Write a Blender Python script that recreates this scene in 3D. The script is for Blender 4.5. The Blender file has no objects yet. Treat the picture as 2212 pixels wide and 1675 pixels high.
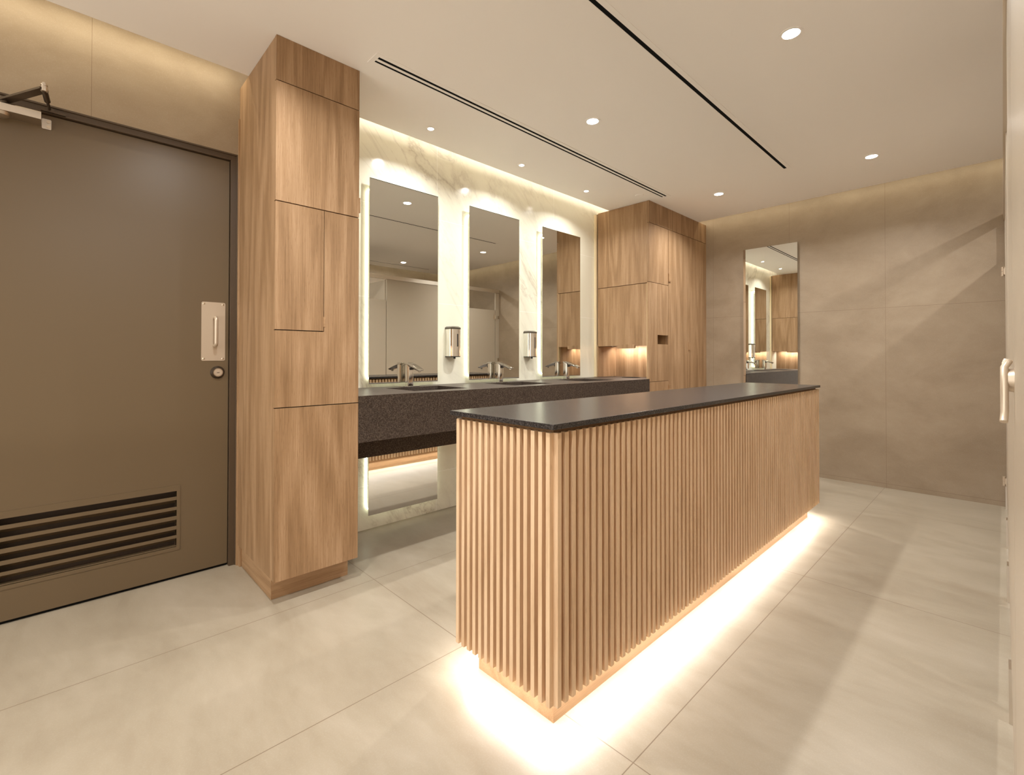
import bpy, bmesh, math
from mathutils import Vector, Matrix

sc = bpy.context.scene
COL = sc.collection
PI = math.pi

# ------------------------------------------------------------------ camera
CAM_H = 1.07
cd = bpy.data.cameras.new('camera'); cam = bpy.data.objects.new('camera', cd); COL.objects.link(cam)
cd.sensor_fit = 'HORIZONTAL'; cd.sensor_width = 36.0
cd.lens = 1018.558 / 2212 * 36.0
cd.shift_y = -(837.5 - 763.63) / 2212
cd.clip_start = 0.02
_pi, _ro, _ya = math.radians(.49486), math.radians(.07966), math.radians(46.1739)
F0 = Vector((math.cos(_ya), math.sin(_ya), 0)); R0 = Vector((math.sin(_ya), -math.cos(_ya), 0)); ZZ = Vector((0, 0, 1))
F = F0 * math.cos(_pi) + ZZ * math.sin(_pi); U0 = -F0 * math.sin(_pi) + ZZ * math.cos(_pi)
RR = R0 * math.cos(_ro) + U0 * math.sin(_ro); UU = -R0 * math.sin(_ro) + U0 * math.cos(_ro)
M = Matrix((RR, UU, -F)).transposed().to_4x4(); M.translation = Vector((0, 0, CAM_H))
cam.matrix_world = M
sc.camera = cam

# ------------------------------------------------------------------ world, exposure
w = bpy.data.worlds.new('world'); sc.world = w; w.use_nodes = True
w.node_tree.nodes['Background'].inputs[0].default_value = (1, .95, .87, 1)
w.node_tree.nodes['Background'].inputs[1].default_value = 2.1  # bright background, ambient fill through the added rear opening
sc.view_settings.view_transform = 'Standard'; sc.view_settings.look = 'None'
sc.view_settings.gamma = 1.0; sc.view_settings.exposure = 0.54
sc.cycles.max_bounces = 14; sc.cycles.diffuse_bounces = 8; sc.cycles.glossy_bounces = 8
sc.cycles.sample_clamp_indirect = 8.0
sc.cycles.use_denoising = True

# light levels (watts) and colours
C_DOWN = (1.0, 1.0, .98); C_COVE = (1.0, .90, .66); C_MIR = (.97, 1.0, .80); C_ISL = (1.0, .95, .91)
P_MAIN, P_SMALL, P_STALL = 9.2, 4.5, 12.5
P_COVE = .8          # per metre
P_ISL = 2.3          # per metre
E_MIR = 3.7          # emission of the mirror tubes

CEIL = 2.466; WALL_Y = 2.742; WALL_X = 4.915; COVE_Y = 2.587; COVE_X = 4.741; FRONT_Y = -1.36; REAR_X = -2.6

# ------------------------------------------------------------------ helpers
OFF = {}
def lin(r, g, b):
    f = lambda c: ((c / 255 + .055) / 1.055) ** 2.4 if c > 10 else c / 255 / 12.92
    return (f(r), f(g), f(b), 1)

def off(o): return OFF.get(o.name, Vector((0, 0, 0)))

def props(o, label=None, cat=None, group=None, kind=None):
    if label: o['label'] = label
    if cat: o['category'] = cat
    if group: o['group'] = group
    if kind: o['kind'] = kind
    return o

def thing(name, loc, label, cat, group=None):
    o = bpy.data.objects.new(name, None); COL.objects.link(o); o.location = loc
    o.empty_display_size = .05
    OFF[o.name] = Vector(loc)
    return props(o, label, cat, group)

def obj(name, bm, mat, parent=None, bevel=0, smooth=False, label=None):
    if parent is not None:
        bmesh.ops.translate(bm, verts=bm.verts, vec=-off(parent))
    bmesh.ops.recalc_face_normals(bm, faces=bm.faces)
    me = bpy.data.meshes.new(name); bm.to_mesh(me); bm.free()
    if smooth:
        for p in me.polygons: p.use_smooth = True
    o = bpy.data.objects.new(name, me); COL.objects.link(o)
    me.materials.append(mat)
    if parent is not None:
        o.parent = parent; OFF[o.name] = off(parent).copy()
    if bevel:
        m = o.modifiers.new('bevel', 'BEVEL'); m.width = bevel; m.segments = 2; m.limit_method = 'ANGLE'
    if label: o['label'] = label
    return o

def smooth_by_angle(o, ang=35):
    me = o.data
    for p in me.polygons: p.use_smooth = True
    b = bmesh.new(); b.from_mesh(me)
    for e in b.edges:
        if len(e.link_faces) == 2 and e.calc_face_angle(0) > math.radians(ang): e.smooth = False
    b.to_mesh(me); b.free()
    return o

def bx(bm, x0, x1, y0, y1, z0, z1):
    vs = [bm.verts.new((x, y, z)) for x in (x0, x1) for y in (y0, y1) for z in (z0, z1)]
    for f in ((0, 1, 3, 2), (4, 6, 7, 5), (0, 4, 5, 1), (2, 3, 7, 6), (0, 2, 6, 4), (1, 5, 7, 3)):
        bm.faces.new([vs[i] for i in f])

def box(name, a, mat, parent=None, bevel=0, label=None):
    bm = bmesh.new(); bx(bm, *a)
    return obj(name, bm, mat, parent, bevel, label=label)

def prism(bm, pts, z0, z1, axis='z'):
    """extrude a 2-D outline; axis x: pts are (y,z); y: (x,z); z: (x,y)"""
    def mk(p, t):
        return {'z': (p[0], p[1], t), 'y': (p[0], t, p[1]), 'x': (t, p[0], p[1])}[axis]
    a = [bm.verts.new(mk(p, z0)) for p in pts]; b = [bm.verts.new(mk(p, z1)) for p in pts]
    bm.faces.new(a[::-1]); bm.faces.new(b)
    n = len(pts)
    for i in range(n): bm.faces.new((a[i], a[(i + 1) % n], b[(i + 1) % n], b[i]))

def cyl(bm, c0, c1, r0, r1=None, n=32):
    r1 = r0 if r1 is None else r1
    c0, c1 = Vector(c0), Vector(c1); d = (c1 - c0).normalized()
    a = d.orthogonal().normalized(); b = d.cross(a)
    A = [bm.verts.new(c0 + (a * math.cos(t) + b * math.sin(t)) * r0) for t in [2 * PI * i / n for i in range(n)]]
    B = [bm.verts.new(c1 + (a * math.cos(t) + b * math.sin(t)) * r1) for t in [2 * PI * i / n for i in range(n)]]
    bm.faces.new(A[::-1]); bm.faces.new(B)
    for i in range(n): bm.faces.new((A[i], A[(i + 1) % n], B[(i + 1) % n], B[i]))

def tube(bm, pts, r, n=12, closed=False):
    pts = [Vector(p) for p in pts]; m = len(pts); rings = []; prev = None
    for i, p in enumerate(pts):
        if closed: t = (pts[(i + 1) % m] - pts[i - 1]).normalized()
        else: t = (pts[min(i + 1, m - 1)] - pts[max(i - 1, 0)]).normalized()
        if prev is None: a = t.orthogonal().normalized()
        else: a = (prev - t * prev.dot(t)).normalized()
        prev = a; b = t.cross(a)
        rings.append([bm.verts.new(p + (a * math.cos(2 * PI * k / n) + b * math.sin(2 * PI * k / n)) * r) for k in range(n)])
    for i in range(m if closed else m - 1):
        A, B = rings[i], rings[(i + 1) % m]
        for k in range(n): bm.faces.new((A[k], A[(k + 1) % n], B[(k + 1) % n], B[k]))
    if not closed: bm.faces.new(rings[0][::-1]); bm.faces.new(rings[-1])

def rrect(x0, x1, y0, y1, r, n=6):
    out = []
    for cx, cy, a in ((x1 - r, y1 - r, 0), (x0 + r, y1 - r, 90), (x0 + r, y0 + r, 180), (x1 - r, y0 + r, 270)):
        for k in range(n + 1):
            t = math.radians(a + 90 * k / n); out.append((cx + r * math.cos(t), cy + r * math.sin(t)))
    return out

def ring(bm, c, r_in, r_out, z0, z1, n=48):
    """flat annulus with thickness, around a vertical axis"""
    V = []
    for r, z in ((r_in, z0), (r_out, z0), (r_out, z1), (r_in, z1)):
        V.append([bm.verts.new((c[0] + r * math.cos(2 * PI * i / n), c[1] + r * math.sin(2 * PI * i / n), z)) for i in range(n)])
    for q in range(4):
        A, B = V[q], V[(q + 1) % 4]
        for i in range(n): bm.faces.new((A[i], A[(i + 1) % n], B[(i + 1) % n], B[i]))

def boolean_cut(o, cutters):
    """cut closed boxes / cylinders (given as bmeshes in world space) out of o, leaving only the cut mesh"""
    for bmc in cutters:
        bmesh.ops.translate(bmc, verts=bmc.verts, vec=-off(o))
        bmesh.ops.recalc_face_normals(bmc, faces=bmc.faces)
        me = bpy.data.meshes.new('cut'); bmc.to_mesh(me); bmc.free()
        c = bpy.data.objects.new('cut', me); COL.objects.link(c)
        if o.parent: c.parent = o.parent
        m = o.modifiers.new('b', 'BOOLEAN'); m.operation = 'DIFFERENCE'; m.object = c; m.solver = 'EXACT'
        dg = bpy.context.evaluated_depsgraph_get(); dg.update()
        new = bpy.data.meshes.new_from_object(o.evaluated_get(dg))
        o.modifiers.remove(m); o.data = new
        bpy.data.objects.remove(c)

def copy_tree(o, parent=None):
    c = o.copy(); COL.objects.link(c)
    if parent is not None: c.parent = parent
    for ch in list(o.children): copy_tree(ch, c)
    return c

def area(name, loc, direction, sx, sy, power, color, shape='RECTANGLE', parent=None, spread=180, xdir=None):
    l = bpy.data.lights.new(name, 'AREA'); l.shape = shape; l.size = sx; l.size_y = sy
    l.energy = power; l.color = color; l.spread = math.radians(spread)
    o = bpy.data.objects.new(name, l); COL.objects.link(o)
    z = -Vector(direction).normalized()
    x = Vector(xdir) if xdir else z.orthogonal()
    x = (x - z * x.dot(z)).normalized(); y = z.cross(x)
    m = Matrix((x, y, z)).transposed().to_4x4(); m.translation = Vector(loc)
    if parent is not None:
        o.parent = parent; m.translation = Vector(loc) - off(parent)
    o.matrix_local = m
    return o

# ------------------------------------------------------------------ materials
def mat(name, color=(.8, .8, .8, 1), rough=.5, metal=0., spec=.5, coat=0.):
    m = bpy.data.materials.new(name); m.use_nodes = True
    b = m.node_tree.nodes['Principled BSDF']
    b.inputs['Base Color'].default_value = color; b.inputs['Roughness'].default_value = rough
    b.inputs['Metallic'].default_value = metal; b.inputs['Specular IOR Level'].default_value = spec
    b.inputs['Coat Weight'].default_value = coat
    return m

class G:
    def __init__(s, m): s.t = m.node_tree; s.n = s.t.nodes; s.l = s.t.links; s.b = s.n['Principled BSDF']
    def node(s, t, **k):
        q = s.n.new(t)
        for a, v in k.items(): setattr(q, a, v)
        return q
    def link(s, a, b): s.l.new(a, b)
    def pos(s): return s.node('ShaderNodeNewGeometry').outputs['Position']
    def math(s, op, a, b=None, c=None):
        q = s.node('ShaderNodeMath', operation=op)
        for i, v in enumerate((a, b, c)):
            if v is None: continue
            if isinstance(v, (int, float)): q.inputs[i].default_value = v
            else: s.link(v, q.inputs[i])
        return q.outputs[0]
    def vmul(s, v, k):
        q = s.node('ShaderNodeVectorMath', operation='MULTIPLY'); s.link(v, q.inputs[0]); q.inputs[1].default_value = k; return q.outputs[0]
    def vadd(s, a, b):
        q = s.node('ShaderNodeVectorMath', operation='ADD'); s.link(a, q.inputs[0]); s.link(b, q.inputs[1]); return q.outputs[0]
    def noise(s, v, scale, detail=4, rough=.55, dist=0.):
        q = s.node('ShaderNodeTexNoise'); q.inputs['Scale'].default_value = scale; q.inputs['Detail'].default_value = detail
        q.inputs['Roughness'].default_value = rough; q.inputs['Distortion'].default_value = dist
        if v is not None: s.link(v, q.inputs['Vector'])
        return q.outputs['Fac']
    def ramp(s, f, stops):
        q = s.node('ShaderNodeValToRGB'); e = q.color_ramp.elements
        e[0].position, e[0].color = stops[0]; e[1].position, e[1].color = stops[-1]
        for p, c in stops[1:-1]:
            x = e.new(p); x.color = c
        s.link(f, q.inputs[0]); return q.outputs['Color']
    def mix(s, f, a, b, mode='MIX'):
        q = s.node('ShaderNodeMix', data_type='RGBA', blend_type=mode)
        for i, v in ((0, f), (6, a), (7, b)):
            if isinstance(v, (int, float)): q.inputs[i].default_value = v
            elif isinstance(v, tuple): q.inputs[i].default_value = v
            else: s.link(v, q.inputs[i])
        return q.outputs[2]
    def bump(s, h, strength, dist=.001):
        q = s.node('ShaderNodeBump'); q.inputs['Strength'].default_value = strength; q.inputs['Distance'].default_value = dist
        s.link(h, q.inputs['Height']); s.link(q.outputs[0], s.b.inputs['Normal'])
    def joint(s, c, start, pitch, width):
        """1 on a joint line of a regular row of tiles"""
        t = s.math('DIVIDE', s.math('SUBTRACT', c, start - pitch / 2), pitch)
        fr = s.math('SUBTRACT', t, s.math('FLOOR', t))
        d = s.math('MULTIPLY', s.math('ABSOLUTE', s.math('SUBTRACT', fr, .5)), pitch)
        return s.math('LESS_THAN', d, width / 2)

def g(v): return (v, v, v, 1)

def tile_material(name, c_dark, c_mid, c_light, joints, joint_color, rough=.45, stretch=(1, 1, 1), spec=.4, amount=1.0):
    m = mat(name, c_mid, rough, spec=spec); q = G(m); p = q.pos()
    sp = q.node('ShaderNodeSeparateXYZ'); q.link(p, sp.inputs[0])
    v = q.vmul(p, stretch)
    n1 = q.noise(v, 1.6, 6, .62, .6); n2 = q.noise(v, 7, 5, .6, .3); n3 = q.noise(p, 220, 2, .5)
    f = q.math('ADD', q.math('MULTIPLY', n1, .7), q.math('MULTIPLY', n2, .3))
    col = q.ramp(f, [(.34, c_dark), (.5, c_mid), (.66, c_light)])
    col = q.mix(q.math('MULTIPLY', q.math('SUBTRACT', n3, .5), .12), col, (1, 1, 1, 1))
    jf = None
    for ax, st, pi_, wd in joints:
        j = q.joint(sp.outputs[ax], st, pi_, wd); jf = j if jf is None else q.math('MAXIMUM', jf, j)
    if jf is not None: col = q.mix(jf, col, joint_color)
    q.link(col, q.b.inputs['Base Color'])
    q.bump(q.math('ADD', q.math('MULTIPLY', n3, .3), q.math('MULTIPLY', n2, .7)), .08, .002)
    r = q.math('MULTIPLY_ADD', n2, .2, rough - .1); q.link(r, q.b.inputs['Roughness'])
    return m

M_FLOOR = tile_material('floor_porcelain', lin(147, 134, 115), lin(157, 145, 126), lin(166, 154, 136),
    [('X', 1.10, 1.541, .003), ('Y', .682, .7105, .003)], lin(120, 104, 86), rough=.36, stretch=(2.2, .8, 1), spec=.45)
M_WALLTILE_R = tile_material('wall_porcelain_right', lin(138, 120, 98), lin(149, 131, 109), lin(158, 141, 119),
    [('Y', .671, .709, .0022), ('Z', 1.485, 1.45, .0025)], lin(128, 108, 88), rough=.5, stretch=(1, 1, 1.4), spec=.35)
M_WALLTILE_L = tile_material('wall_porcelain_left', lin(138, 120, 98), lin(149, 131, 109), lin(158, 141, 119),
    [('X', .093, 1.45, .0022), ('Z', 1.485, 1.45, .0025)], lin(128, 108, 88), rough=.5, stretch=(1, 1, 1.4), spec=.35)

def marble_material():
    m = mat('polished_marble', lin(232, 226, 214), .16, spec=.5); q = G(m); p = q.pos()
    sp = q.node('ShaderNodeSeparateXYZ'); q.link(p, sp.inputs[0])
    # veins run diagonally down to the right
    cmb = q.node('ShaderNodeCombineXYZ')
    q.link(q.math('MULTIPLY_ADD', sp.outputs['X'], .80, q.math('MULTIPLY', sp.outputs['Z'], .60)), cmb.inputs[0])
    q.link(q.math('MULTIPLY_ADD', sp.outputs['Z'], .30, q.math('MULTIPLY', sp.outputs['X'], -.22)), cmb.inputs[2])
    v = cmb.outputs[0]
    w1 = q.noise(v, 1.3, 8, .62, .9)
    v1 = q.math('ABSOLUTE', q.math('SUBTRACT', w1, .5))
    w2 = q.noise(v, 2.6, 8, .65, 1.6)
    v2 = q.math('ABSOLUTE', q.math('SUBTRACT', w2, .47))
    a = q.ramp(v1, [(0, g(1)), (.012, g(.45)), (.05, g(0))])
    b = q.ramp(v2, [(0, g(.7)), (.008, g(.25)), (.03, g(0))])
    msk = q.ramp(q.noise(v, 1.1, 3, .5), [(.42, g(0)), (.62, g(1))])
    cl = q.noise(v, 1.8, 5, .6)
    base = q.mix(cl, lin(238, 235, 218), lin(225, 221, 202))
    ab = q.mix(1.0, a, b, 'ADD'); f = q.mix(1.0, ab, msk, 'MULTIPLY')
    sr = q.node('ShaderNodeSeparateColor'); q.link(f, sr.inputs[0])
    col = q.mix(q.math('MULTIPLY', sr.outputs[0], .5), base, lin(150, 132, 112))
    j = q.math('MAXIMUM', q.joint(sp.outputs['X'], 1.902, 1.237, .0022), q.joint(sp.outputs['Z'], 1.448, .589, .0022))
    col = q.mix(j, col, lin(250, 248, 240))
    q.link(col, q.b.inputs['Base Color'])
    return m
M_MARBLE = marble_material()

def wood_material(name, axis='z', c0=(126, 96, 66), c1=(157, 125, 92), c2=(182, 150, 117), scale=1.0, rough=.5):
    m = mat(name, lin(*c1), rough, spec=.3); q = G(m); p = q.pos()
    oi = q.node('ShaderNodeObjectInfo')
    cmb = q.node('ShaderNodeCombineXYZ')
    q.link(q.math('MULTIPLY', oi.outputs['Random'], 7.0), cmb.inputs[0]); q.link(q.math('MULTIPLY', oi.outputs['Random'], 3.0), cmb.inputs[1])
    q.link(q.math('MULTIPLY', oi.outputs['Random'], 11.0), cmb.inputs[2])
    pp = q.vadd(p, cmb.outputs[0])
    s = {'z': (1, 1, .09), 'x': (.09, 1, 1), 'y': (1, .09, 1)}[axis]
    st = q.vmul(pp, s)
    warp = q.noise(st, 3.2 * scale, 3, .5, .2)
    rings = q.math('SINE', q.math('MULTIPLY', warp, 62.0))
    cath = q.math('MULTIPLY_ADD', rings, .5, .5)
    fine = q.noise(q.vmul(pp, {'z': (1, 1, .02), 'x': (.02, 1, 1), 'y': (1, .02, 1)}[axis]), 260 * scale, 3, .6)
    mid = q.noise(st, 24 * scale, 4, .6, .3)
    pores = q.noise(q.vmul(pp, {'z': (1, 1, .05), 'x': (.05, 1, 1), 'y': (1, .05, 1)}[axis]), 520, 2, .5)
    f = q.math('ADD', q.math('MULTIPLY', cath, .16), q.math('ADD', q.math('MULTIPLY', fine, .50), q.math('MULTIPLY', mid, .34)))
    col = q.ramp(f, [(.25, lin(*c0)), (.5, lin(*c1)), (.75, lin(*c2))])
    pr = q.ramp(pores, [(.60, g(0)), (.70, g(1))])
    sr = q.node('ShaderNodeSeparateColor'); q.link(pr, sr.inputs[0])
    col = q.mix(q.math('MULTIPLY', sr.outputs[0], .35), col, lin(c0[0] - 20, c0[1] - 22, c0[2] - 20))
    q.link(col, q.b.inputs['Base Color'])
    q.bump(fine, .12, .001)
    return m
M_OAK = wood_material('oak_veneer')
M_OAK_H = wood_material('oak_veneer_horizontal', 'x', (136, 104, 72), (164, 131, 97), (180, 148, 114))
M_OAK_HY = wood_material('oak_veneer_plinth_side', 'y', (136, 104, 72), (164, 131, 97), (180, 148, 114))
M_SLAT = wood_material('oak_slats', 'z', (196, 162, 128), (220, 189, 154), (230, 202, 170), scale=1.6)
M_SLATBACK = wood_material('oak_backing', 'z', (140, 108, 80), (162, 130, 98), (176, 144, 112), scale=1.4)
M_EDGE = wood_material('oak_edge_band', 'z', (196, 172, 130), (210, 186, 144), (222, 198, 158), scale=2)
M_SCRIBE = wood_material('pale_scribe_strip', 'z', (214, 196, 158), (226, 208, 170), (234, 218, 184), scale=2)
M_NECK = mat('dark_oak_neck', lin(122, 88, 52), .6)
M_GAP = mat('black_gap_shade', g(.008), .9, spec=.1)  # flat black that paints the shade inside narrow gaps

def stone_material(a=lin(44, 36, 31), b=lin(66, 56, 49), d=lin(98, 86, 76)):
    m = mat('dark_speckled_quartz', lin(62, 54, 50), .42, spec=.3); q = G(m); p = q.pos()
    n = q.noise(p, 420, 2, .6); n2 = q.noise(p, 170, 3, .6); v = q.node('ShaderNodeTexVoronoi'); v.inputs['Scale'].default_value = 520; q.link(p, v.inputs['Vector'])
    c = q.ramp(q.math('ADD', q.math('MULTIPLY', n, .6), q.math('MULTIPLY', n2, .4)), [(.40, a), (.5, b), (.60, d)])
    s = q.ramp(v.outputs['Distance'], [(.10, g(1)), (.2, g(0))]); sr = q.node('ShaderNodeSeparateColor'); q.link(s, sr.inputs[0])
    c = q.mix(q.math('MULTIPLY', sr.outputs[0], .5), c, lin(34, 27, 24))
    q.link(c, q.b.inputs['Base Color']); q.bump(n, .04, .0005)
    return m
M_STONE = stone_material()
def island_stone():
    m = stone_material(lin(28, 25, 25), lin(47, 43, 42), lin(78, 72, 70)); m.name = 'dark_honed_quartz_top'; m.node_tree.nodes['Principled BSDF'].inputs['Specular IOR Level'].default_value = .3; m.node_tree.nodes['Principled BSDF'].inputs['Roughness'].default_value = .27; return m
M_STONE2 = island_stone()
M_STONE_FACE = stone_material(); M_STONE_FACE.name = 'dark_quartz_apron'; M_STONE_FACE.node_tree.nodes['Principled BSDF'].inputs['Specular IOR Level'].default_value = .08; M_STONE_FACE.node_tree.nodes['Principled BSDF'].inputs['Roughness'].default_value = .6

def paint(name, c, rough=.7, spec=.3):
    m = mat(name, c, rough, spec=spec); q = G(m); n = q.noise(q.pos(), 180, 2, .5); q.bump(n, .04, .0006); return m
M_CEIL = paint('ceiling_paint', lin(247, 243, 238), .85, .2)
M_DOOR = paint('door_olive_brown_paint', lin(100, 83, 61), .36, .5)
M_FRAME = paint('door_frame_brown_paint', lin(76, 60, 44), .4, .5)
M_LOUV_SHADE = mat('louver_gap_shade', lin(60, 46, 34), .6)  # darker than the door paint, shade between the blades put into colour
M_CHROME = mat('chrome', (.84, .83, .80, 1), .06, 1.0)
M_STEEL = mat('brushed_steel', lin(200, 184, 164), .36, .55)
M_STEEL2 = mat('satin_aluminium', lin(214, 204, 192), .28, 1.0)
M_RAIL = mat('rail_aluminium', lin(226, 216, 202), .42, .8)
M_DARKMETAL = mat('dark_metal', lin(92, 80, 68), .35, .8)
M_BLACK = mat('black_plastic', g(.012), .35)
M_CAP = mat('smoke_plastic_cap', lin(74, 66, 56), .25)
M_MIRROR = mat('mirror_glass', (.72, .72, .68, 1), .0, 1.0)
M_MIRROR2 = mat('mirror_glass_right', (.88, .89, .86, 1), .0, 1.0)
M_MIRBACK = mat('mirror_mount', lin(205, 200, 190), .6)
M_LAM = mat('stall_laminate', lin(186, 173, 155), .28, spec=.5)
M_SCREW = mat('screw_steel', lin(220, 205, 185), .3, 1.0)
M_BLUE = mat('blue_plastic', lin(40, 80, 190), .4)
M_GREYPL = mat('grey_plastic', lin(150, 138, 110), .5)

def emit(name, color, strength):
    m = bpy.data.materials.new(name); m.use_nodes = True; b = m.node_tree.nodes['Principled BSDF']
    b.inputs['Base Color'].default_value = (*color, 1); b.inputs['Emission Color'].default_value = (*color, 1)
    b.inputs['Emission Strength'].default_value = strength; return m
M_LENS = emit('downlight_lens', (1, .95, .88), 30)
M_TUBE = emit('mirror_light_tube', C_MIR, E_MIR)

# ------------------------------------------------------------------ room lights that run along the coves
area('cove_light_left', ((REAR_X + .66) / 2, 2.622, 2.53), (0, .55, -.84), .66 - REAR_X - .05, .012, 1.15 * (.66 - REAR_X), C_COVE, xdir=(1, 0, 0))
area('cove_light_marble', (2.81, 2.604, 2.512), (0, .35, .94), 4.1, .012, 1.0 * 4.1, (1, .93, .80), xdir=(1, 0, 0))
area('cove_light_right', (4.785, .69, 2.53), (.55, 0, -.84), 4.0, .012, P_COVE * 4.0 * .8, C_COVE, xdir=(0, 1, 0))
area('cove_light_stalls', ((REAR_X + WALL_X) / 2, -1.235, 2.53), (0, -.55, -.84), WALL_X - REAR_X - .1, .012, P_COVE * 4, C_COVE, xdir=(1, 0, 0))

# ------------------------------------------------------------------ structure
def S(name, a, m): return props(box(name, a, m), kind='structure')
S('floor', (REAR_X, WALL_X + .12, FRONT_Y - .12, WALL_Y + .2, -.1, 0), M_FLOOR)
S('ceiling', (REAR_X, COVE_X, -1.19, COVE_Y, CEIL, CEIL + .035), M_CEIL)
S('ceiling_upper', (REAR_X - .12, WALL_X + .12, FRONT_Y - .12, WALL_Y + .2, 2.64, 2.72), M_CEIL)
S('wall_right', (WALL_X, WALL_X + .12, FRONT_Y - .12, WALL_Y + .2, 0, 2.64), M_WALLTILE_R)
S('wall_front', (REAR_X, WALL_X, FRONT_Y - .12, FRONT_Y, 0, 2.64), M_WALLTILE_L)
# rear end left open, an added opening letting world light in as ambient fill
DX0, DX1, DTOP = -.345, .665, 2.118     # wall opening of the door
bm = bmesh.new()
bx(bm, REAR_X, DX0, WALL_Y, WALL_Y + .2, 0, 2.64); bx(bm, DX1, .72, WALL_Y, WALL_Y + .2, 0, 2.64); bx(bm, DX0, DX1, WALL_Y, WALL_Y + .2, DTOP, 2.64)
props(obj('wall_left', bm, M_WALLTILE_L), kind='structure')
S('wall_back', (.72, WALL_X, WALL_Y, WALL_Y + .2, 0, 2.64), M_MARBLE)

# door frame (hollow metal): face, rebate and stop
bm = bmesh.new()
fr = [(.0, .004, .034), (.034, .018, .010)]
T = .034
bx(bm, DX1 - T, DX1, 2.748, 2.79, 0, DTOP); bx(bm, DX0, DX0 + T, 2.748, 2.79, 0, DTOP); bx(bm, DX0 + T, DX1 - T, 2.748, 2.79, DTOP - T, DTOP)
bx(bm, DX1 - T, DX1, 2.79, 2.94, 0, DTOP); bx(bm, DX0, DX0 + T, 2.79, 2.94, 0, DTOP); bx(bm, DX0 + T, DX1 - T, 2.79, 2.94, DTOP - T, DTOP)
bx(bm, DX1 - .008, DX1, 2.7415, 2.748, 0, DTOP); bx(bm, DX0, DX0 + .008, 2.7415, 2.748, 0, DTOP); bx(bm, DX0 + .008, DX1 - .008, 2.7415, 2.748, DTOP - .008, DTOP)
props(obj('trim_1', bm, M_FRAME, bevel=.0015), kind='structure', label='dark brown metal frame around the door')

# door leaf
LX0, LX1, LZ0, LZ1, LY = DX0 + T + .003, DX1 - T - .003, .014, 2.081, 2.766
door = thing('door_1', (LX1, LY, 0), 'olive brown metal door with louvered vent, left of the oak cabinet', 'door'); props(door, kind='structure')
leaf = box('door_leaf', (LX0, LX1, LY, LY + .045, LZ0, LZ1), M_DOOR, door)
bmc = bmesh.new(); VX0, VX1 = -.185, .413; bx(bmc, VX0, VX1, LY - .01, LY + .06, .155, .425)
boolean_cut(leaf, [bmc])
# louver grille: frame and six sight-proof blades with a dark gap over each
slots = [(.423, .396), (.380, .347), (.332, .303), (.285, .255), (.238, .210), (.196, .155)]
lg = bmesh.new()
for pts in (rrect(VX0 - .014, VX1 + .014, .139, .452, .006),):
    n = len(pts); a = [lg.verts.new((p[0], LY - .0025, p[1])) for p in pts]
    inn = rrect(VX0, VX1, .155, .4235, .001)
    b = [lg.verts.new((p[0], LY - .0025, p[1])) for p in inn]
    a2 = [lg.verts.new((p[0], LY + .001, p[1])) for p in pts]; b2 = [lg.verts.new((p[0], LY + .02, p[1])) for p in inn]
    for i in range(n):
        j = (i + 1) % n
        lg.faces.new((a[i], a[j], b[j], b[i])); lg.faces.new((a[i], a2[i], a2[j], a[j])); lg.faces.new((b[i], b[j], b2[j], b2[i]))
gr = obj('louver_grille', lg, M_DOOR, door, label='rectangular vent grille low in the door')
for k in range(6):
    top = slots[k][1]; bot = slots[k + 1][0] if k < 5 else .155
    bl = bmesh.new()
    if k < 5:
        # blade: front nose strip then slopes up and in, then down again
        prism(bl, [(LY + .0, top), (LY + .0, bot), (LY + .003, bot), (LY + .003, top - .003), (LY + .040, bot - .022), (LY + .042, bot - .020), (LY + .004, top)], VX0, VX1, 'x')
    else:
        prism(bl, [(LY + .004, .1555), (LY + .004, .160), (LY + .042, .1565), (LY + .042, .1555)], VX0, VX1, 'x')
    obj('louver_blade', bl, M_DOOR, gr)
box('louver_shade_backing', (VX0, VX1, LY + .043, LY + .045, .155, .4235), M_LOUV_SHADE, gr, label='dark sheet painting the shade between the blades')  # its dark colour stands in for the shade behind the blades
props(box('door_light_block', (DX0 - .05, DX1 + .05, WALL_Y + .201, WALL_Y + .22, -.02, 2.3), M_GAP), kind='structure')  # added unseen black sheet, blocks outside light behind the door
props(box('door_gap_shade', (LX0 - .002, LX1 + .002, LY + .012, LY + .05, .0004, .011), M_GAP), kind='structure', label='black strip painting the shade in the gap under the door')  # flat black strip, the dark door gap painted as shade

# pull plate
pp = bmesh.new(); prism(pp, rrect(.509, .613, 1.051, 1.347, .008), LY - .002, LY, 'y')
plate = obj('pull_plate', pp, M_STEEL, door, label='brushed steel plate')
hb = bmesh.new()
hp = [(.566, LY, 1.268)] + [(.566, LY - .038 + .014 * math.cos(a) if 0 else LY - .024 - .014 * math.sin(a), 1.254 + .014 * math.cos(a)) for a in [PI / 2 * k / 6 for k in range(7)]]
hp += [(.566, LY - .038 + .014 * (1 - math.cos(a)), 1.142 - .014 * math.sin(a)) for a in [PI / 2 * k / 6 for k in range(7)]] + [(.566, LY, 1.128)]
tube(hb, hp, .0085, 16)
obj('pull_handle', hb, M_STEEL, plate, smooth=True)
for sx in (.5195, .6025):
    for sz in (1.061, 1.337):
        s_ = bmesh.new(); cyl(s_, (sx, LY - .0035, sz), (sx, LY - .002, sz), .0035, .0055, 16); cyl(s_, (sx, LY - .004, sz), (sx, LY - .0034, sz), .0012, n=8)
        obj('screw', s_, M_SCREW, plate)
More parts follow.
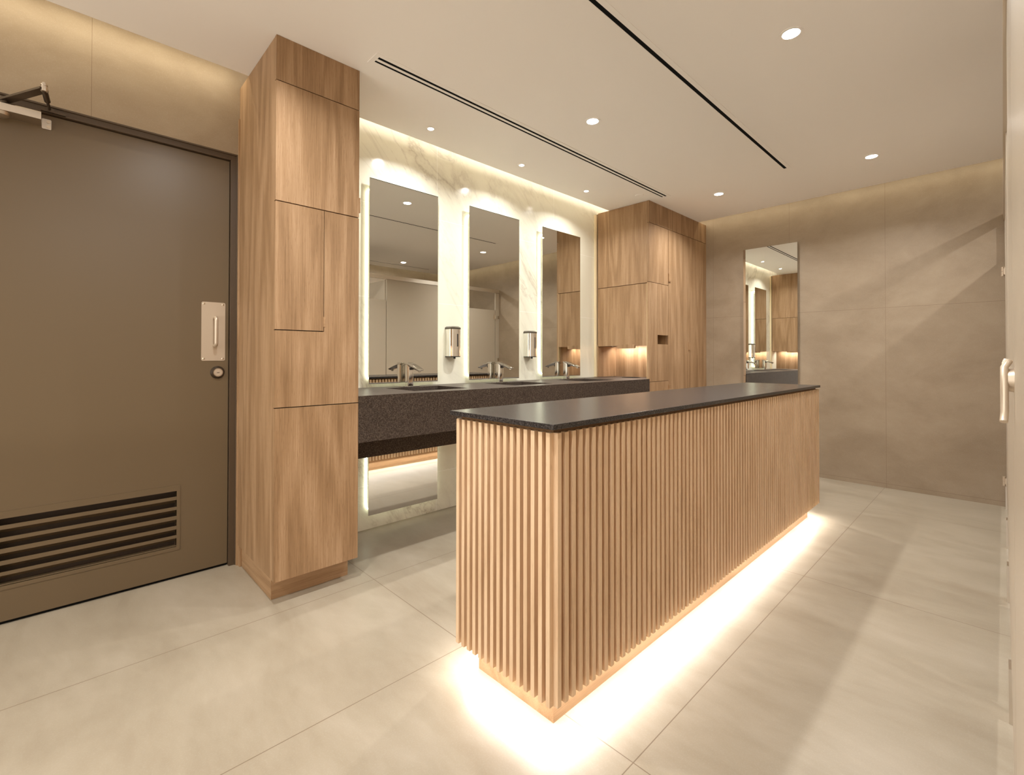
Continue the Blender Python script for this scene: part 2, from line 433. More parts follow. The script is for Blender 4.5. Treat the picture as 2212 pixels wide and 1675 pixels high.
# deadbolt
db = bmesh.new(); cyl(db, (.58, LY, .992), (.58, LY - .014, .992), .032, .024, 40)
dbo = smooth_by_angle(obj('deadbolt_collar', db, M_DARKMETAL, door))
kc = bmesh.new(); cyl(kc, (.58, LY - .013, .992), (.58, LY - .0165, .992), .0215, .0205, 36)
smooth_by_angle(obj('keyhole_cylinder', kc, M_STEEL2, dbo, label='bright round face with the keyhole'))
kh = bmesh.new(); cyl(kh, (.58, LY - .0164, .992), (.58, LY - .0172, .992), .0165, n=32); kho = obj('key_face', kh, M_STEEL, dbo)
kh = bmesh.new(); bx(kh, .574, .586, LY - .0178, LY - .0171, .990, .9925); obj('key_slot', kh, M_BLACK, dbo)
# door closer
cb = bmesh.new(); prism(cb, [(2.684, 2.029), (2.684, 2.057), (2.688, 2.061), (LY, 2.061), (LY, 2.029)], -.315, -.06, 'x')
closer = obj('door_closer', cb, M_STEEL2, door, label='satin aluminium closer body at the top of the door')
c2 = bmesh.new(); prism(c2, rrect(-.0595, -.031, 2.021, 2.063, .004), LY - .004, LY, 'y'); mp = obj('mounting_tab', c2, M_STEEL2, closer)
for zz in (2.032, 2.052):
    c3 = bmesh.new(); cyl(c3, (-.040, LY - .004, zz), (-.040, LY - .0065, zz), .006, n=14); obj('screw', c3, M_SCREW, closer)
c2 = bmesh.new(); cyl(c2, (-.175, 2.72, 2.029), (-.175, 2.72, 2.018), .030, .026, 32); cyl(c2, (-.175, 2.72, 2.018), (-.175, 2.72, 2.010), .026, .012, 32)
smooth_by_angle(obj('valve_knob', c2, M_STEEL2, closer))
# arm
P0 = Vector((-.165, 2.705, 2.072)); P1 = Vector((-.050, 2.572, 2.108)); P2 = Vector((-.036, 2.738, 2.095))
ar = bmesh.new(); cyl(ar, (P0.x, P0.y, 2.058), (P0.x, P0.y, 2.085), .014, n=20)
d = (P1 - P0).normalized(); nrm = d.cross(Vector((0, 0, 1))).normalized()
vs = []
for p in (P0, P1):
    for a_, b_ in ((-1, -1), (1, -1), (1, 1), (-1, 1)): vs.append(ar.verts.new(p + nrm * .016 * a_ + Vector((0, 0, .004 * b_))))
for i in range(4): ar.faces.new((vs[i], vs[(i + 1) % 4], vs[4 + (i + 1) % 4], vs[4 + i]))
ar.faces.new(vs[:4][::-1]); ar.faces.new(vs[4:])
arm = obj('closer_arm', ar, M_DARKMETAL, closer)
ar = bmesh.new(); cyl(ar, P1 - Vector((0, 0, .008)), P1 + Vector((0, 0, .010)), .0105, n=24); cyl(ar, P1 + Vector((0, 0, .010)), P1 + Vector((0, 0, .014)), .0085, n=24); cyl(ar, P1 + Vector((0, 0, .014)), P1 + Vector((0, 0, .020)), .0105, n=24); cyl(ar, P1 + Vector((0, 0, .020)), P1 + Vector((0, 0, .026)), .006, n=24)
smooth_by_angle(obj('arm_knuckle', ar, M_STEEL2, closer))
ar = bmesh.new(); q1 = P1.lerp(P2, .55); cyl(ar, P1, q1, .010, n=16); cyl(ar, q1, P2, .005, n=14); bx(ar, -.062, .012, 2.736, 2.7475, 2.086, 2.096); bx(ar, -.046, -.024, 2.728, 2.74, 2.084, 2.100)
smooth_by_angle(obj('arm_rod', ar, M_DARKMETAL, closer))

# ------------------------------------------------------------------ oak cabinets
def tab(name, a, parent): return box(name, a, M_OAK_H, parent)
# near cabinet, right of the door
YF = 2.165
A0, A1 = .667, 1.046
c1 = thing('tall_oak_cabinet', (A0, YF, 0), 'tall oak cabinet beside the olive brown door, floor to ceiling', 'cabinet')
body = bmesh.new()
bx(body, A0 + .001, .73, YF + .019, WALL_Y - .001, .104, CEIL - .001)                       # left side panel
bx(body, .73, A1 - .02, YF + .019, WALL_Y - .001, .104, .87)
bx(body, .73, A1 - .02, YF + .019, WALL_Y - .001, 1.19, CEIL - .001)
bx(body, .73, A1 - .30, YF + .019, WALL_Y - .001, .87, 1.19)
bx(body, A1 - .30, A1 - .02, YF + .019, YF + .034, .87, 1.19)
obj('carcass', body, M_OAK, c1)
GP = .0022
box('filler_panel', (A0, A1, YF, YF + .0185, 2.272, CEIL - .001), M_OAK, c1)
d1 = box('door_panel', (A0, A1, YF, YF + .0185, 1.749, 2.268), M_OAK, c1)
tab('finger_pull', (A1, A1 + .008, YF + .002, YF + .012, 1.774, 1.846), d1)
d2 = box('door_panel', (A0, .8755, YF, YF + .0185, 1.190, 1.7445), M_OAK, c1)
tab('finger_pull', (.8755, .884, YF - .002, YF + .004, 1.209, 1.255), d2)
bm = bmesh.new(); prism(bm, [(A0, .8515), (A1, .8515), (A1, 1.7445), (.8785, 1.7445), (.8785, 1.186), (A0, 1.186)], YF, YF + .0185, 'y')
obj('fixed_panel', bm, M_OAK, c1)
d3 = box('door_panel', (A0, A1, YF, YF + .0185, .102, .8475), M_OAK, c1)
tab('finger_pull', (A1, A1 + .008, YF + .002, YF + .012, .745, .82), d3)
pl = bmesh.new(); bx(pl, .681, 1.030, 2.239, WALL_Y - .001, 0, .105); obj('plinth', pl, M_OAK_H, c1)
box('plinth_side', (.6795, .681, 2.239, WALL_Y - .001, .0, .1035), M_OAK_HY, c1)
box('reveal_shade_sheet', (A0 + .004, A1 - .022, YF + .0186, YF + .0189, .11, CEIL - .01), M_GAP, c1)  # added black sheet behind the door gaps, paints their shade
# doors on the counter side (seen in the right-hand mirror)
box('side_door', (A1 - .0195, A1, YF + .02, 2.715, 1.738, CEIL - .002), M_OAK, c1)
box('side_door', (A1 - .0195, A1, YF + .035, 2.712, 1.178, 1.733), M_OAK, c1)
box('scribe_strip', (A1 - .02, A1 + .022, 2.722, WALL_Y - .001, .8825, CEIL - .012), M_SCRIBE, c1)
box('edge_post', (A1 - .0195, A1 - .001, YF + .019, YF + .033, .884, 1.733), M_EDGE, c1)
box('side_panel', (A1 - .0195, A1 - .001, YF + .02, WALL_Y - .002, .104, .65), M_OAK, c1)
tt = bmesh.new(); prism(tt, rrect(2.30, 2.49, 1.158, 1.19, .01), A1 - .018, A1 - .002, 'x'); obj('towel_lip', tt, M_OAK, c1)
bm = bmesh.new(); bx(bm, A0 - .006, A0 + .0005, 2.728, WALL_Y - .0005, 0, 2.30); bx(bm, A0 + .0005, .681, 2.70, WALL_Y - .0005, 0, .1035); obj('left_wall_scribe', bm, M_OAK, c1)

# far cabinet, in the corner
B0, B1 = 3.756, WALL_X - .001
c2 = thing('corner_oak_cabinet', (B0, YF, 0), 'large oak cabinet in the far corner with a lit niche at counter height', 'cabinet')
body = bmesh.new()
bx(body, B0 + .02, B1, YF + .02, WALL_Y - .001, .104, .87)
bx(body, B0 + .02, B1, YF + .02, YF + .034, .87, 1.19)
bx(body, 4.06, B1, YF + .034, WALL_Y - .001, .87, 1.19)
bx(body, B0 + .02, 3.9035, YF + .02, YF + .034, 1.19, 1.30)
bx(body, B0 + .02, B1, YF + .12, WALL_Y - .001, 1.19, CEIL - .001)
bx(body, B0 + .02, B1, YF + .02, YF + .12, 1.30, CEIL - .001)
bx(body, 4.10, B1, YF + .02, YF + .12, 1.19, 1.30)
obj('carcass', body, M_OAK, c2)
X1, X2 = 4.102, 4.503
bm = bmesh.new(); bx(bm, B0 + .022, 3.9035, YF + .0186, YF + .0189, .11, CEIL - .01); bx(bm, 4.1015, B1, YF + .0186, YF + .0189, .11, CEIL - .01); bx(bm, 3.9035, 4.1015, YF + .0186, YF + .0189, 1.277, CEIL - .01); bx(bm, 3.9035, 4.1015, YF + .0186, YF + .0189, .11, 1.190)
obj('reveal_shade_sheet', bm, M_GAP, c2)  # black sheets darken the panel gaps, shade put into colour
box('filler_panel', (B0 - .0185 + .0185, X1 - .0016, YF, YF + .0185, 2.272, CEIL - .001), M_OAK, c2)
box('filler_panel', (X1 + .0016, B1, YF, YF + .0185, 2.272, CEIL - .001), M_OAK, c2)
d = box('door_panel', (B0, X1 - .0016, YF, YF + .0185, 1.745, 2.268), M_OAK, c2)
tab('finger_pull', (X1 - .0016, X1 + .038, YF - .008, YF - .0005, 1.779, 1.855), d)
box('fixed_panel', (B0, 3.9035, YF, YF + .0185, .8565, 1.741), M_OAK, c2)
box('fixed_panel', (3.9055, X1 - .0016, YF, YF + .0185, 1.276, 1.741), M_OAK, c2)
box('fixed_panel', (3.9055, X1 - .0016, YF, YF + .0185, .8565, 1.192), M_OAK, c2)
d = box('door_panel', (B0, X1 - .0016, YF, YF + .0185, .102, .853), M_OAK, c2)
tab('finger_pull', (X1 - .0016, X1 + .038, YF - .008, YF - .0005, .735, .818), d)
d = box('tall_door_panel', (X1 + .0016, X2 - .0016, YF, YF + .0185, .102, 2.268), M_OAK, c2)
tab('finger_pull', (X2 - .0016, X2 + .034, YF - .008, YF - .0005, 1.144, 1.222), d)
box('tall_door_panel', (X2 + .0016, B1, YF, YF + .0185, .102, 2.268), M_OAK, c2)
pl = bmesh.new(); bx(pl, B0 + .014, B1, 2.239, WALL_Y - .001, 0, .104); obj('plinth', pl, M_OAK_H, c2)
# counter-side face
box('side_door', (B0, B0 + .0195, YF + .0195, 2.712, 1.7375, CEIL - .002), M_OAK, c2)
sd = box('side_door', (B0 - .002, B0 + .0195, YF + .024, 2.712, 1.178, 1.7315), M_OAK, c2)
tt = bmesh.new(); prism(tt, rrect(2.31, 2.49, 1.154, 1.19, .012), B0 - .004, B0 + .016, 'x'); obj('towel_lip', tt, M_OAK, sd)
box('edge_post', (B0, B0 + .0195, YF + .019, YF + .0235, .883, 1.7315), M_EDGE, c2, label='pale vertical edge of the niche')
box('scribe_strip', (B0 - .022, B0 + .0005, 2.722, WALL_Y - .001, .883, 2.452), M_SCRIBE, c2, label='pale vertical strip against the marble')
box('side_panel', (B0, B0 + .0195, YF + .02, WALL_Y - .002, .104, .652), M_OAK, c2)
box('niche_side_panel', (B0 + .001, 4.06, 2.710, WALL_Y - .002, .883, 1.1775), M_OAK, c2)
# towel slot lining on the front
sl = bmesh.new(); bx(sl, 3.9055, 3.9085, YF + .019, YF + .115, 1.192, 1.276); bx(sl, 3.9055, 4.10, YF + .019, YF + .115, 1.1895, 1.192)
obj('slot_lining', sl, M_EDGE, c2)
box('slot_back', (3.9055, 4.10, YF + .115, YF + .119, 1.192, 1.276), M_OAK_H, c2)
tw = thing('dispenser_lever', (3.95, YF + .09, 1.26), 'black and blue lever inside the small square slot of the corner cabinet', 'lever')
b_ = bmesh.new(); bx(b_, 3.92, 4.03, YF + .07, YF + .1145, 1.250, 1.274); obj('housing', b_, M_GREYPL, tw)
b_ = bmesh.new(); cyl(b_, (3.955, YF + .06, 1.242), (3.955, YF + .07, 1.262), .012, n=16); bx(b_, 3.925, 3.985, YF + .055, YF + .069, 1.232, 1.246); obj('knob', b_, M_BLACK, tw)
b_ = bmesh.new(); bx(b_, 3.925, 3.965, YF + .054, YF + .066, 1.226, 1.232); obj('blue_tab', b_, M_BLUE, tw)
area('niche_light', (3.99, 2.44, 1.172), (0.3, 0, -1), .03, .46, 1.7, (1, .93, .86), parent=c2, xdir=(1, 0, 0))
area('niche_light_near', (.81, 2.44, 1.172), (-.3, 0, -1), .03, .46, 1.7, (1, .93, .86), parent=c1, xdir=(1, 0, 0))

# ------------------------------------------------------------------ vanity counter
CZ = .881
ct = thing('vanity_counter', (2.4, YF, .53), 'long dark speckled stone vanity counter hung on the marble wall', 'counter')
top = box('countertop', (A1 + .001, B0 - .0005, YF, WALL_Y - .001, CZ - .04, CZ), M_STONE, ct)
SX = [1.6276, 2.415, 3.206]
SH, SY0, SY1 = .193, 2.283, 2.605
cuts = []
for x in SX:
    b_ = bmesh.new(); bx(b_, x - SH, x + SH, SY0, SY1, CZ - .1, CZ + .1); cuts.append(b_)
boolean_cut(top, cuts)
ext = box('niche_shelf', (B0 - .0003, 4.0595, YF + .037, 2.709, CZ - .011, CZ), M_STONE, c2)
b_ = bmesh.new(); cyl(b_, (3.905, 2.44, CZ - .2), (3.905, 2.44, CZ + .1), .092, n=48); boolean_cut(ext, [b_])
b_ = bmesh.new()
ring(b_, (3.905, 2.44), .086, .0915, CZ - .12, CZ + .001); smooth_by_angle(obj('waste_hole_ring', b_, M_BLACK, c2, label='round waste opening at the lit niche'))
b_ = bmesh.new(); cyl(b_, (3.905, 2.44, CZ - .121), (3.905, 2.44, CZ - .119), .0915, n=48); obj('waste_hole_floor', b_, M_BLACK, c2)
box('niche_shelf', (A1 - .2995, A1 + .0005, YF + .037, 2.74, CZ - .01, CZ), M_STONE, c1)
bm = bmesh.new(); bx(bm, A1 + .001, B0 - .0005, YF, YF + .04, .654, CZ - .04); bx(bm, A1 + .001, B0 + .002, YF - .0035, YF, .654, CZ - .0003); obj('front_apron', bm, M_STONE_FACE, ct)
box('underside_panel', (A1 + .001, B0 - .0005, YF + .04, 2.40, .654, .674), M_STONE, ct)
bm = bmesh.new(); prism(bm, [(2.385, .674), (2.385, .654), (2.400, .5235), (2.42, .5235), (2.42, .674)], A1 + .001, B0 - .0005, 'x'); obj('recessed_apron', bm, M_STONE_FACE, ct, label='lower apron set back under the counter')
box('support_rail', (A1 + .02, B0 - .02, 2.41, WALL_Y - .002, .60, .70), M_STONE, ct)
for x in SX:
    b_ = bmesh.new(); t = .008; zb = CZ - .13
    # open basin: four walls and a sloped floor
    bx(b_, x - SH - t, x - SH, SY0 - t, SY1 + t, zb - t, CZ - .0405); bx(b_, x + SH, x + SH + t, SY0 - t, SY1 + t, zb - t, CZ - .0405)
    bx(b_, x - SH, x + SH, SY0 - t, SY0, zb - t, CZ - .0405); bx(b_, x - SH, x + SH, SY1, SY1 + t, zb - t, CZ - .0405)
    prism(b_, [(SY0, zb + .05), (SY0, zb - t), (SY1, zb - t), (SY1, zb)], x - SH, x + SH, 'x')
    bs = obj('basin', b_, M_STONE, ct)
    b_ = bmesh.new(); bx(b_, x - .16, x + .16, SY1 - .03, SY1 - .012, zb + .002, zb + .006); obj('drain_slot', b_, M_BLACK, bs)

# ------------------------------------------------------------------ faucets
FY = 2.652
def make_faucet(x):
    t = thing('faucet', (x, FY, CZ), 'chrome angled sensor faucet at the sink nearest the tall cabinet by the door', 'faucet', 'faucets on the vanity counter')
    b_ = bmesh.new(); prism(b_, rrect(x - .078, x + .078, FY - .027, FY + .027, .026, 8), CZ, CZ + .005, 'z')
    smooth_by_angle(obj('base_plate', b_, M_CHROME, t, bevel=.0015))
    b_ = bmesh.new(); prism(b_, rrect(x - .022, x + .022, FY - .024, FY + .024, .012, 6), CZ + .005, CZ + .142, 'z')
    smooth_by_angle(obj('post', b_, M_CHROME, t))
    # spout: a faceted wedge reaching out and down over the basin
    b_ = bmesh.new()
    secs = [(FY + .026, 1.014, 1.0355, .023), (FY - .010, 1.006, 1.0365, .024), (FY - .060, .998, 1.022, .026), (FY - .125, .984, .998, .027), (FY - .139, .987, .992, .024)]
    rings_ = []
    for y, zb, zt, hw in secs:
        zm = zt - .35 * (zt - zb)
        rings_.append([b_.verts.new(p) for p in ((x - hw, y, zm), (x - hw * .72, y, zt), (x + hw * .72, y, zt), (x + hw, y, zm), (x + hw * .55, y, zb), (x - hw * .55, y, zb))])
    for i in range(len(rings_) - 1):
        for k in range(6): b_.faces.new((rings_[i][k], rings_[i][(k + 1) % 6], rings_[i + 1][(k + 1) % 6], rings_[i + 1][k]))
    b_.faces.new(rings_[0][::-1]); b_.faces.new(rings_[-1])
    sp = obj('spout', b_, M_CHROME, t, bevel=.002)
    smooth_by_angle(sp, 50)
    b_ = bmesh.new(); cyl(b_, (x, FY - .118, .990), (x, FY - .121, .979), .0095, n=20); smooth_by_angle(obj('aerator', b_, M_CHROME, t))
    b_ = bmesh.new(); cyl(b_, (x, FY - .03, 1.003), (x, FY - .034, .992), .011, n=20); smooth_by_angle(obj('sensor_eye', b_, M_BLACK, t))
    return t
f0 = make_faucet(SX[0])
for i, lab in ((1, 'chrome angled sensor faucet at the middle sink of the vanity'), (2, 'chrome angled sensor faucet at the sink nearest the lit niche')):
    c = copy_tree(f0); c.location = (SX[i], FY, CZ); c['label'] = lab

# ------------------------------------------------------------------ soap dispensers
def make_soap(x):
    t = thing('soap_dispenser', (x, WALL_Y, 1.07), 'chrome wall soap dispenser between the first and second vanity mirrors', 'soap dispenser', 'soap dispensers on the marble wall')
    hw, dp, n = .045, .088, 20
    def outline(s):
        pts = [(x - hw * s, WALL_Y - .0005)]
        for k in range(n + 1):
            a = PI * k / n
            pts.append((x - hw * s * math.cos(a), WALL_Y - .045 - (dp - .045) * s * (abs(math.sin(a)) ** .75)))
        pts.append((x + hw * s, WALL_Y - .0005)); return pts
    b_ = bmesh.new(); prism(b_, outline(1), 1.078, 1.268, 'z'); smooth_by_angle(obj('tank', b_, M_CHROME, t))
    b_ = bmesh.new(); prism(b_, outline(1.03), 1.268, 1.280, 'z')
    pts = outline(1.03); 
    vs0 = [b_.verts.new((p[0], p[1], 1.280)) for p in pts]; vs1 = [b_.verts.new((x + (p[0] - x) * .8, WALL_Y + (p[1] - WALL_Y) * .86, 1.288)) for p in pts]
    b_.faces.new(vs1)
    for i in range(len(pts)): j = (i + 1) % len(pts); b_.faces.new((vs0[i], vs0[j], vs1[j], vs1[i]))
    smooth_by_angle(obj('lid', b_, M_CAP, t))
    b_ = bmesh.new(); prism(b_, outline(.97), 1.072, 1.078, 'z'); obj('foot', b_, M_BLACK, t)
    b_ = bmesh.new(); cyl(b_, (x, 2.69, 1.073), (x, 2.69, 1.06), .008, n=16); obj('nozzle', b_, M_BLACK, t)
    b_ = bmesh.new(); a = .93 * PI / 2 + PI / 2 * .35
    yy = WALL_Y - dp - .0008
    prism(b_, rrect(x - .004, x + .004, 1.145, 1.235, .0038), yy, yy + .003, 'y'); obj('level_window', b_, M_BLACK, t)
    return t
s0 = make_soap(2.018)
c = copy_tree(s0); c.location = (2.808, WALL_Y, 1.07); c['label'] = 'chrome wall soap dispenser between the second and third vanity mirrors'

# ------------------------------------------------------------------ vanity mirrors with backlight
MY = 2.70
MX = [(1.3735, 1.8817), (2.159, 2.671), (2.949, 3.4636)]
MZ0, MZ1, LZ = .904, 2.181, .096
LOWTOP = .86
labs = ['tall backlit vanity mirror nearest the tall oak cabinet', 'tall backlit vanity mirror between the two soap dispensers', 'tall backlit vanity mirror nearest the corner cabinet']
def rr_path(x0, x1, z0, z1, r, y):
    return [(p[0], y, p[1]) for p in rrect(x0, x1, z0, z1, r, 8)]
def mirror_unit(name, x0, x1, z0, z1, label, group):
    t = thing(name, ((x0 + x1) / 2, WALL_Y, z0), label, 'mirror', group)
    box('glass', (x0, x1, MY, MY + .005, z0, z1), M_MIRROR, t)
    box('mounting_box', (x0 + .06, x1 - .06, MY + .005, WALL_Y - .0005, z0 + .11, z1 - .11), M_MIRBACK, t)
    b_ = bmesh.new(); tube(b_, rr_path(x0 + .0005, x1 - .0005, z0 + .028, z1 - .06, .03, WALL_Y - .012), .0042, 8, True)
    obj('light_tube', b_, M_TUBE, t, smooth=True, label='glowing tube around the back of the mirror')
for (x0, x1), lab in zip(MX, labs):
    mirror_unit('vanity_mirror', x0, x1, MZ0, MZ1, lab, 'backlit mirrors above the vanity counter')
llabs = ['low backlit mirror under the counter beside the tall oak cabinet', 'low backlit mirror under the middle sink, behind the island', 'low backlit mirror under the sink nearest the corner cabinet']
mirror_unit('lower_mirror', MX[0][0], MX[0][1], LZ, .597, llabs[0], 'low mirrors under the vanity counter')
mirror_unit('lower_mirror', MX[1][0], MX[1][1], LZ, .597, llabs[1], 'low mirrors under the vanity counter')
mirror_unit('lower_mirror', MX[2][0], MX[2][1], LZ, .597, llabs[2], 'low mirrors under the vanity counter')

# wall mirror on the right-hand wall
wm = thing('wall_mirror', (WALL_X, 1.54, .9), 'tall frameless mirror on the beige wall beyond the island', 'mirror')
box('glass', (WALL_X - .03, WALL_X - .024, 1.305, 1.780, .62, 2.136), M_MIRROR2, wm)
box('mounting_box', (WALL_X - .024, WALL_X - .0005, 1.34, 1.745, .68, 2.08), M_MIRBACK, wm)

# ------------------------------------------------------------------ island
cF, c0_, sF, s0_, d_ = .872, .9985, .856, .9825, .016
c1_, cB, zb, zt = 3.674, 1.2976, .0997, .8595
isl = thing('slatted_island', (2.3, 1.08, 0), 'long oak slatted island with a thin dark stone top and glowing base', 'island')
box('plinth', (1.049, 3.629, .916, 1.255, 0, zb), M_OAK_H, isl)
box('core', (c0_, c1_, cF, cB, zb, zt - .002), M_SLATBACK, isl)
def slats(parent):
    W = .0155
    n = 84; L = c1_ - c0_; pitch = (L - W) / (n - 1)
    b_ = bmesh.new()
    for i in range(n): x = c0_ + i * pitch; bx(b_, x, x + W, sF, cF, zb, zt)
    o1 = obj('slat_panel', b_, M_SLAT, parent, label='row of vertical oak slats on the long front')
    b_ = bmesh.new()
    for i in range(n): x = c0_ + i * pitch; bx(b_, x, x + W, cB, cB + d_, zb, zt)
    obj('slat_panel', b_, M_SLAT, parent)
    n = 15; L = cB - cF; pitch = (L - .0145) / (n - 1)
    b_ = bmesh.new()
    for i in range(n): y = cF + i * pitch; bx(b_, s0_, c0_, y, y + .0145, zb, zt)
    obj('slat_panel', b_, M_SLAT, parent, label='row of vertical oak slats on the short end')
    b_ = bmesh.new()
    for i in range(n): y = cF + i * pitch; bx(b_, c1_, c1_ + d_, y, y + .0145, zb, zt)
    obj('slat_panel', b_, M_SLAT, parent)
slats(isl)
box('neck', (c0_ + .004, c1_ - .004, cF + .004, cB - .004, zt - .002, .8705), M_NECK, isl, label='dark recessed band under the stone top')
box('stone_top', (.975, 3.690, .852, 1.326, .8705, .886), M_STONE2, isl, bevel=.0012)
zL = zb - .003
for nm, loc, dr, sx, sy, L in (('long_front', (2.34, .886, zL), (0, -.45, -1), 2.64, .012, 2.64), ('long_back', (2.34, 1.284, zL), (0, .45, -1), 2.64, .012, 2.64),
        ('near_end', (1.014, 1.085, zL), (-.45, 0, -1), .012, .38, .38), ('far_end', (3.660, 1.085, zL), (.45, 0, -1), .012, .38, .38)):
    area('underglow_' + nm, loc, dr, sx, sy, P_ISL * L, C_ISL, parent=isl, xdir=(1, 0, 0), spread=150)

# ------------------------------------------------------------------ ceiling fittings
def make_downlight(x, y, r, power, label, group, color=C_DOWN, spread=142):
    t = thing('downlight', (x, y, CEIL), label, 'ceiling light', group)
    b_ = bmesh.new(); ring(b_, (x, y), r, r + .012, CEIL - .002, CEIL - .0001); smooth_by_angle(obj('trim_ring', b_, M_CEIL, t))
    b_ = bmesh.new(); cyl(b_, (x, y, CEIL - .0012), (x, y, CEIL - .0002), r, n=40); obj('lens', b_, M_LENS, t, label='glowing lens')
    area('lamp', (x, y, CEIL - .004), (0, 0, -1), r * 1.9, r * 1.9, power, color, 'DISK', t, spread)
    return t
big = [(2.262, .625, 'recessed ceiling light over the walkway on the stall side of the island'), (4.050, .625, 'recessed ceiling light near the right-hand wall on the stall side'),
       (2.262, 1.672, 'recessed ceiling light between the two long ceiling slots, nearest the camera'), (4.045, 1.672, 'recessed ceiling light in front of the corner oak cabinet'),
       (-1.314, .625, 'added recessed fill light in the walkway behind the camera'), (-1.314, 1.672, 'added recessed fill light behind the camera, past the door'),  # unseen fixtures added on the same grid, fill light from the rear
       (.474, .625, 'recessed ceiling light overhead near the camera'), (.474, 1.672, 'recessed ceiling light overhead in front of the door')]
for x, y, lab in big: make_downlight(x, y, .034, P_MAIN, lab, 'large recessed ceiling lights')
for x, lab in ((1.626, 'small recessed ceiling light above the first vanity mirror'), (2.411, 'small recessed ceiling light above the middle vanity mirror'), (3.176, 'small recessed ceiling light above the third vanity mirror')):
    make_downlight(x, 2.413, .018, P_SMALL, lab, 'small recessed ceiling lights along the vanity')
for x, lab in ((3.64, 'recessed ceiling light above the far toilet stall, seen in the first mirror'), (1.85, 'recessed ceiling light above the middle toilet stall'), (.06, 'recessed ceiling light above the near toilet stall')):
    make_downlight(x, -.70, .034, P_STALL, lab, 'recessed ceiling lights above the stalls', spread=178)

def slot(name, x0, x1, y0, y1, lines, label):
    t = thing(name, ((x0 + x1) / 2, (y0 + y1) / 2, CEIL), label, 'air diffuser')
    b_ = bmesh.new(); ys = [y0] + [v for l in lines for v in l] + [y1]
    for i in range(0, len(ys), 2): bx(b_, x0, x1, ys[i], ys[i + 1], CEIL - .0022, CEIL - .0001)
    for a, b in lines: bx(b_, x0, x0 + .022, a, b, CEIL - .0022, CEIL - .0001); bx(b_, x1 - .022, x1, a, b, CEIL - .0022, CEIL - .0001)
    obj('frame', b_, M_CEIL, t)
    for a, b in lines: box('slot', (x0 + .022, x1 - .022, a, b, CEIL - .0010, CEIL - .0001), M_GAP, t)
slot('slot_diffuser', 1.04, 3.79, 1.976, 2.072, [(2.000, 2.017), (2.033, 2.047)], 'double-slot linear air diffuser in the ceiling along the vanity')
slot('slot_diffuser', .30, 3.868, 1.068, 1.138, [(1.093, 1.113)], 'single-slot linear air diffuser in the ceiling above the island')
slot('slot_diffuser', 1.6, 4.25, -.945, -.885, [(-.925, -.905)], 'single-slot linear air diffuser in the ceiling behind the stalls')
sp = bmesh.new(); cyl(sp, (3.587, 2.159, CEIL - .006), (3.587, 2.159, CEIL - .0001), .034, .036, 40)
smooth_by_angle(props(obj('sprinkler_cover', sp, M_CEIL), 'round white sprinkler cover in the ceiling by the corner cabinet', 'sprinkler cover'))

# ------------------------------------------------------------------ toilet stalls along the camera's right
PY0, PY1 = -.030, -.012
box_panels = [(1.205, 2.085, 'beige full-height stall panel beside the near stall door'), (2.990, 3.915, 'beige full-height stall panel between the far and middle stall doors')]
for x0, x1, lab in box_panels:
    t = thing('toilet_partition', (x0, PY0, 0), lab, 'partition panel', 'stall front panels')
    box('panel', (x0, x1, PY0, PY1, .16, 2.061), M_LAM, t)
    for sx in (x0 + .01, x1 - .075): box('steel_shoe', (sx, sx + .065, PY0 - .006, PY1 + .006, 0, .16), M_STEEL2, t, label='steel shoe at the floor')
t = thing('stall_pilaster', (4.84, PY0, 0), 'narrow beige pilaster of the stalls at the right-hand wall', 'partition panel')
box('panel', (4.84, WALL_X - .0015, PY0, PY1, .16, 2.061), M_LAM, t); box('steel_shoe', (4.84, 4.905, PY0 - .006, PY1 + .006, 0, .16), M_STEEL2, t)
for z in (1.037, 1.689): box('wall_bracket', (4.880, WALL_X - .001, PY1, PY1 + .004, z - .02, z + .02), M_STEEL2, t)
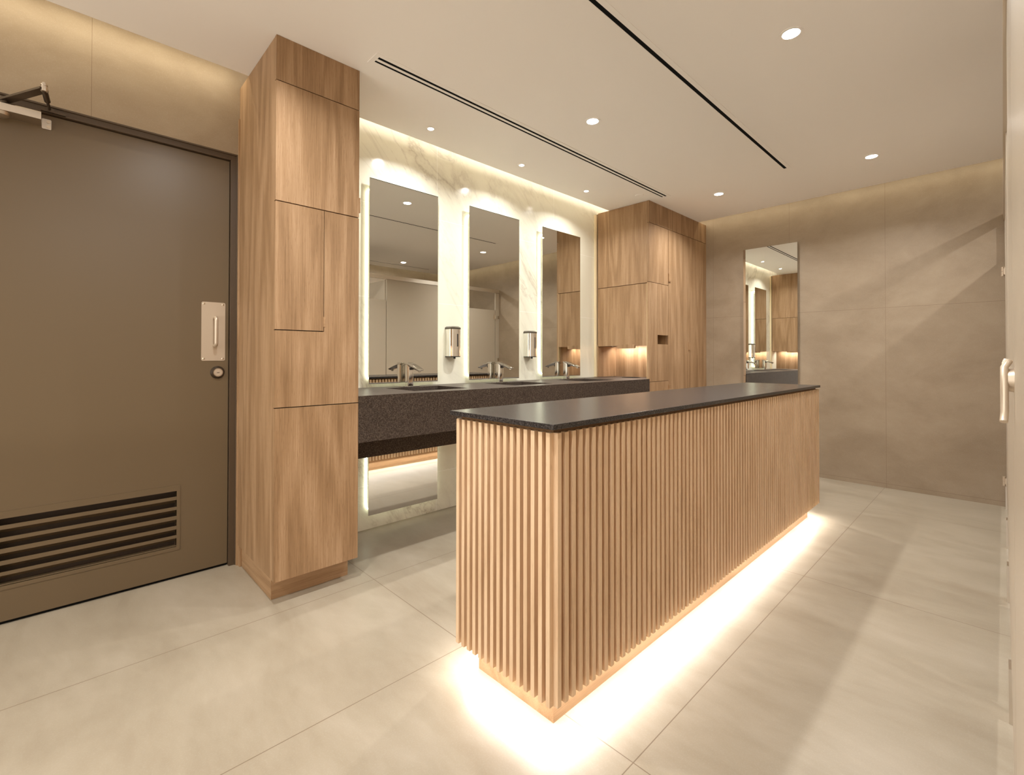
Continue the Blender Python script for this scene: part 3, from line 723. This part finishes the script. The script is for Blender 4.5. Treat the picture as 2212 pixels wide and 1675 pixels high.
t = thing('stall_pilaster', (.2, PY0, 0), 'wide beige pilaster of the stalls beside the camera', 'partition panel')
box('panel', (REAR_X + .005, .28, PY0, PY1, .16, 2.061), M_LAM, t); box('steel_shoe', (.2, .265, PY0 - .006, PY1 + .006, 0, .16), M_STEEL2, t)
doors = [(3.925, 4.830, 'beige stall door next to the right-hand wall'), (2.095, 2.980, 'beige stall door in the middle of the stall row'), (.29, 1.195, 'beige stall door nearest the camera with a chrome latch')]
for i, (x0, x1, lab) in enumerate(doors):
    t = thing('stall_door', (x0, PY0, .16), lab, 'stall door', 'stall doors')
    box('leaf', (x0, x1, PY0, PY1, .16, 1.795), M_LAM, t)
    for z in ((.198, 1.685) if i == 0 else ()):
        b_ = bmesh.new(); cyl(b_, (x1 + .005, PY1 + .012, z - .033), (x1 + .005, PY1 + .012, z - .001), .0085, n=18); cyl(b_, (x1 + .005, PY1 + .012, z + .001), (x1 + .005, PY1 + .012, z + .033), .0085, n=18)
        bx(b_, x1 - .035, x1 - .002, PY1, PY1 + .004, z - .028, z + .028); bx(b_, x1 - .002, x1 + .004, PY1, PY1 + .010, z - .02, z + .02)
        smooth_by_angle(obj('hinge', b_, M_STEEL, t))
    hx = x0 + .05 if i < 2 else 1.10
    b_ = bmesh.new(); cyl(b_, (hx, PY1, 1.035), (hx, PY1 + .007, 1.035), .020, .018, 24)
    tube(b_, [(hx, PY1 + .006, 1.065), (hx - .01, PY1 + .011, 1.055), (hx - .018, PY1 + .011, 1.02), (hx - .02, PY1 + .011, .985), (hx - .03, PY1 + .012, .970)], .005, 12)
    smooth_by_angle(obj('latch_handle', b_, M_STEEL, t))
r_ = props(box('header_rail', (REAR_X + .005, WALL_X - .002, PY0 - .006, PY1 + .008, 2.0615, 2.113), M_RAIL), 'long steel header rail over the toilet stall fronts', 'rail')
for x, lab in ((2.985, 'beige divider between the far and middle stalls'), (1.2, 'beige divider between the middle and near stalls')):
    props(box('stall_divider', (x - .009, x + .009, FRONT_Y + .001, PY0 - .0065, .2, 2.055), M_LAM), lab, 'partition panel', 'stall dividers')
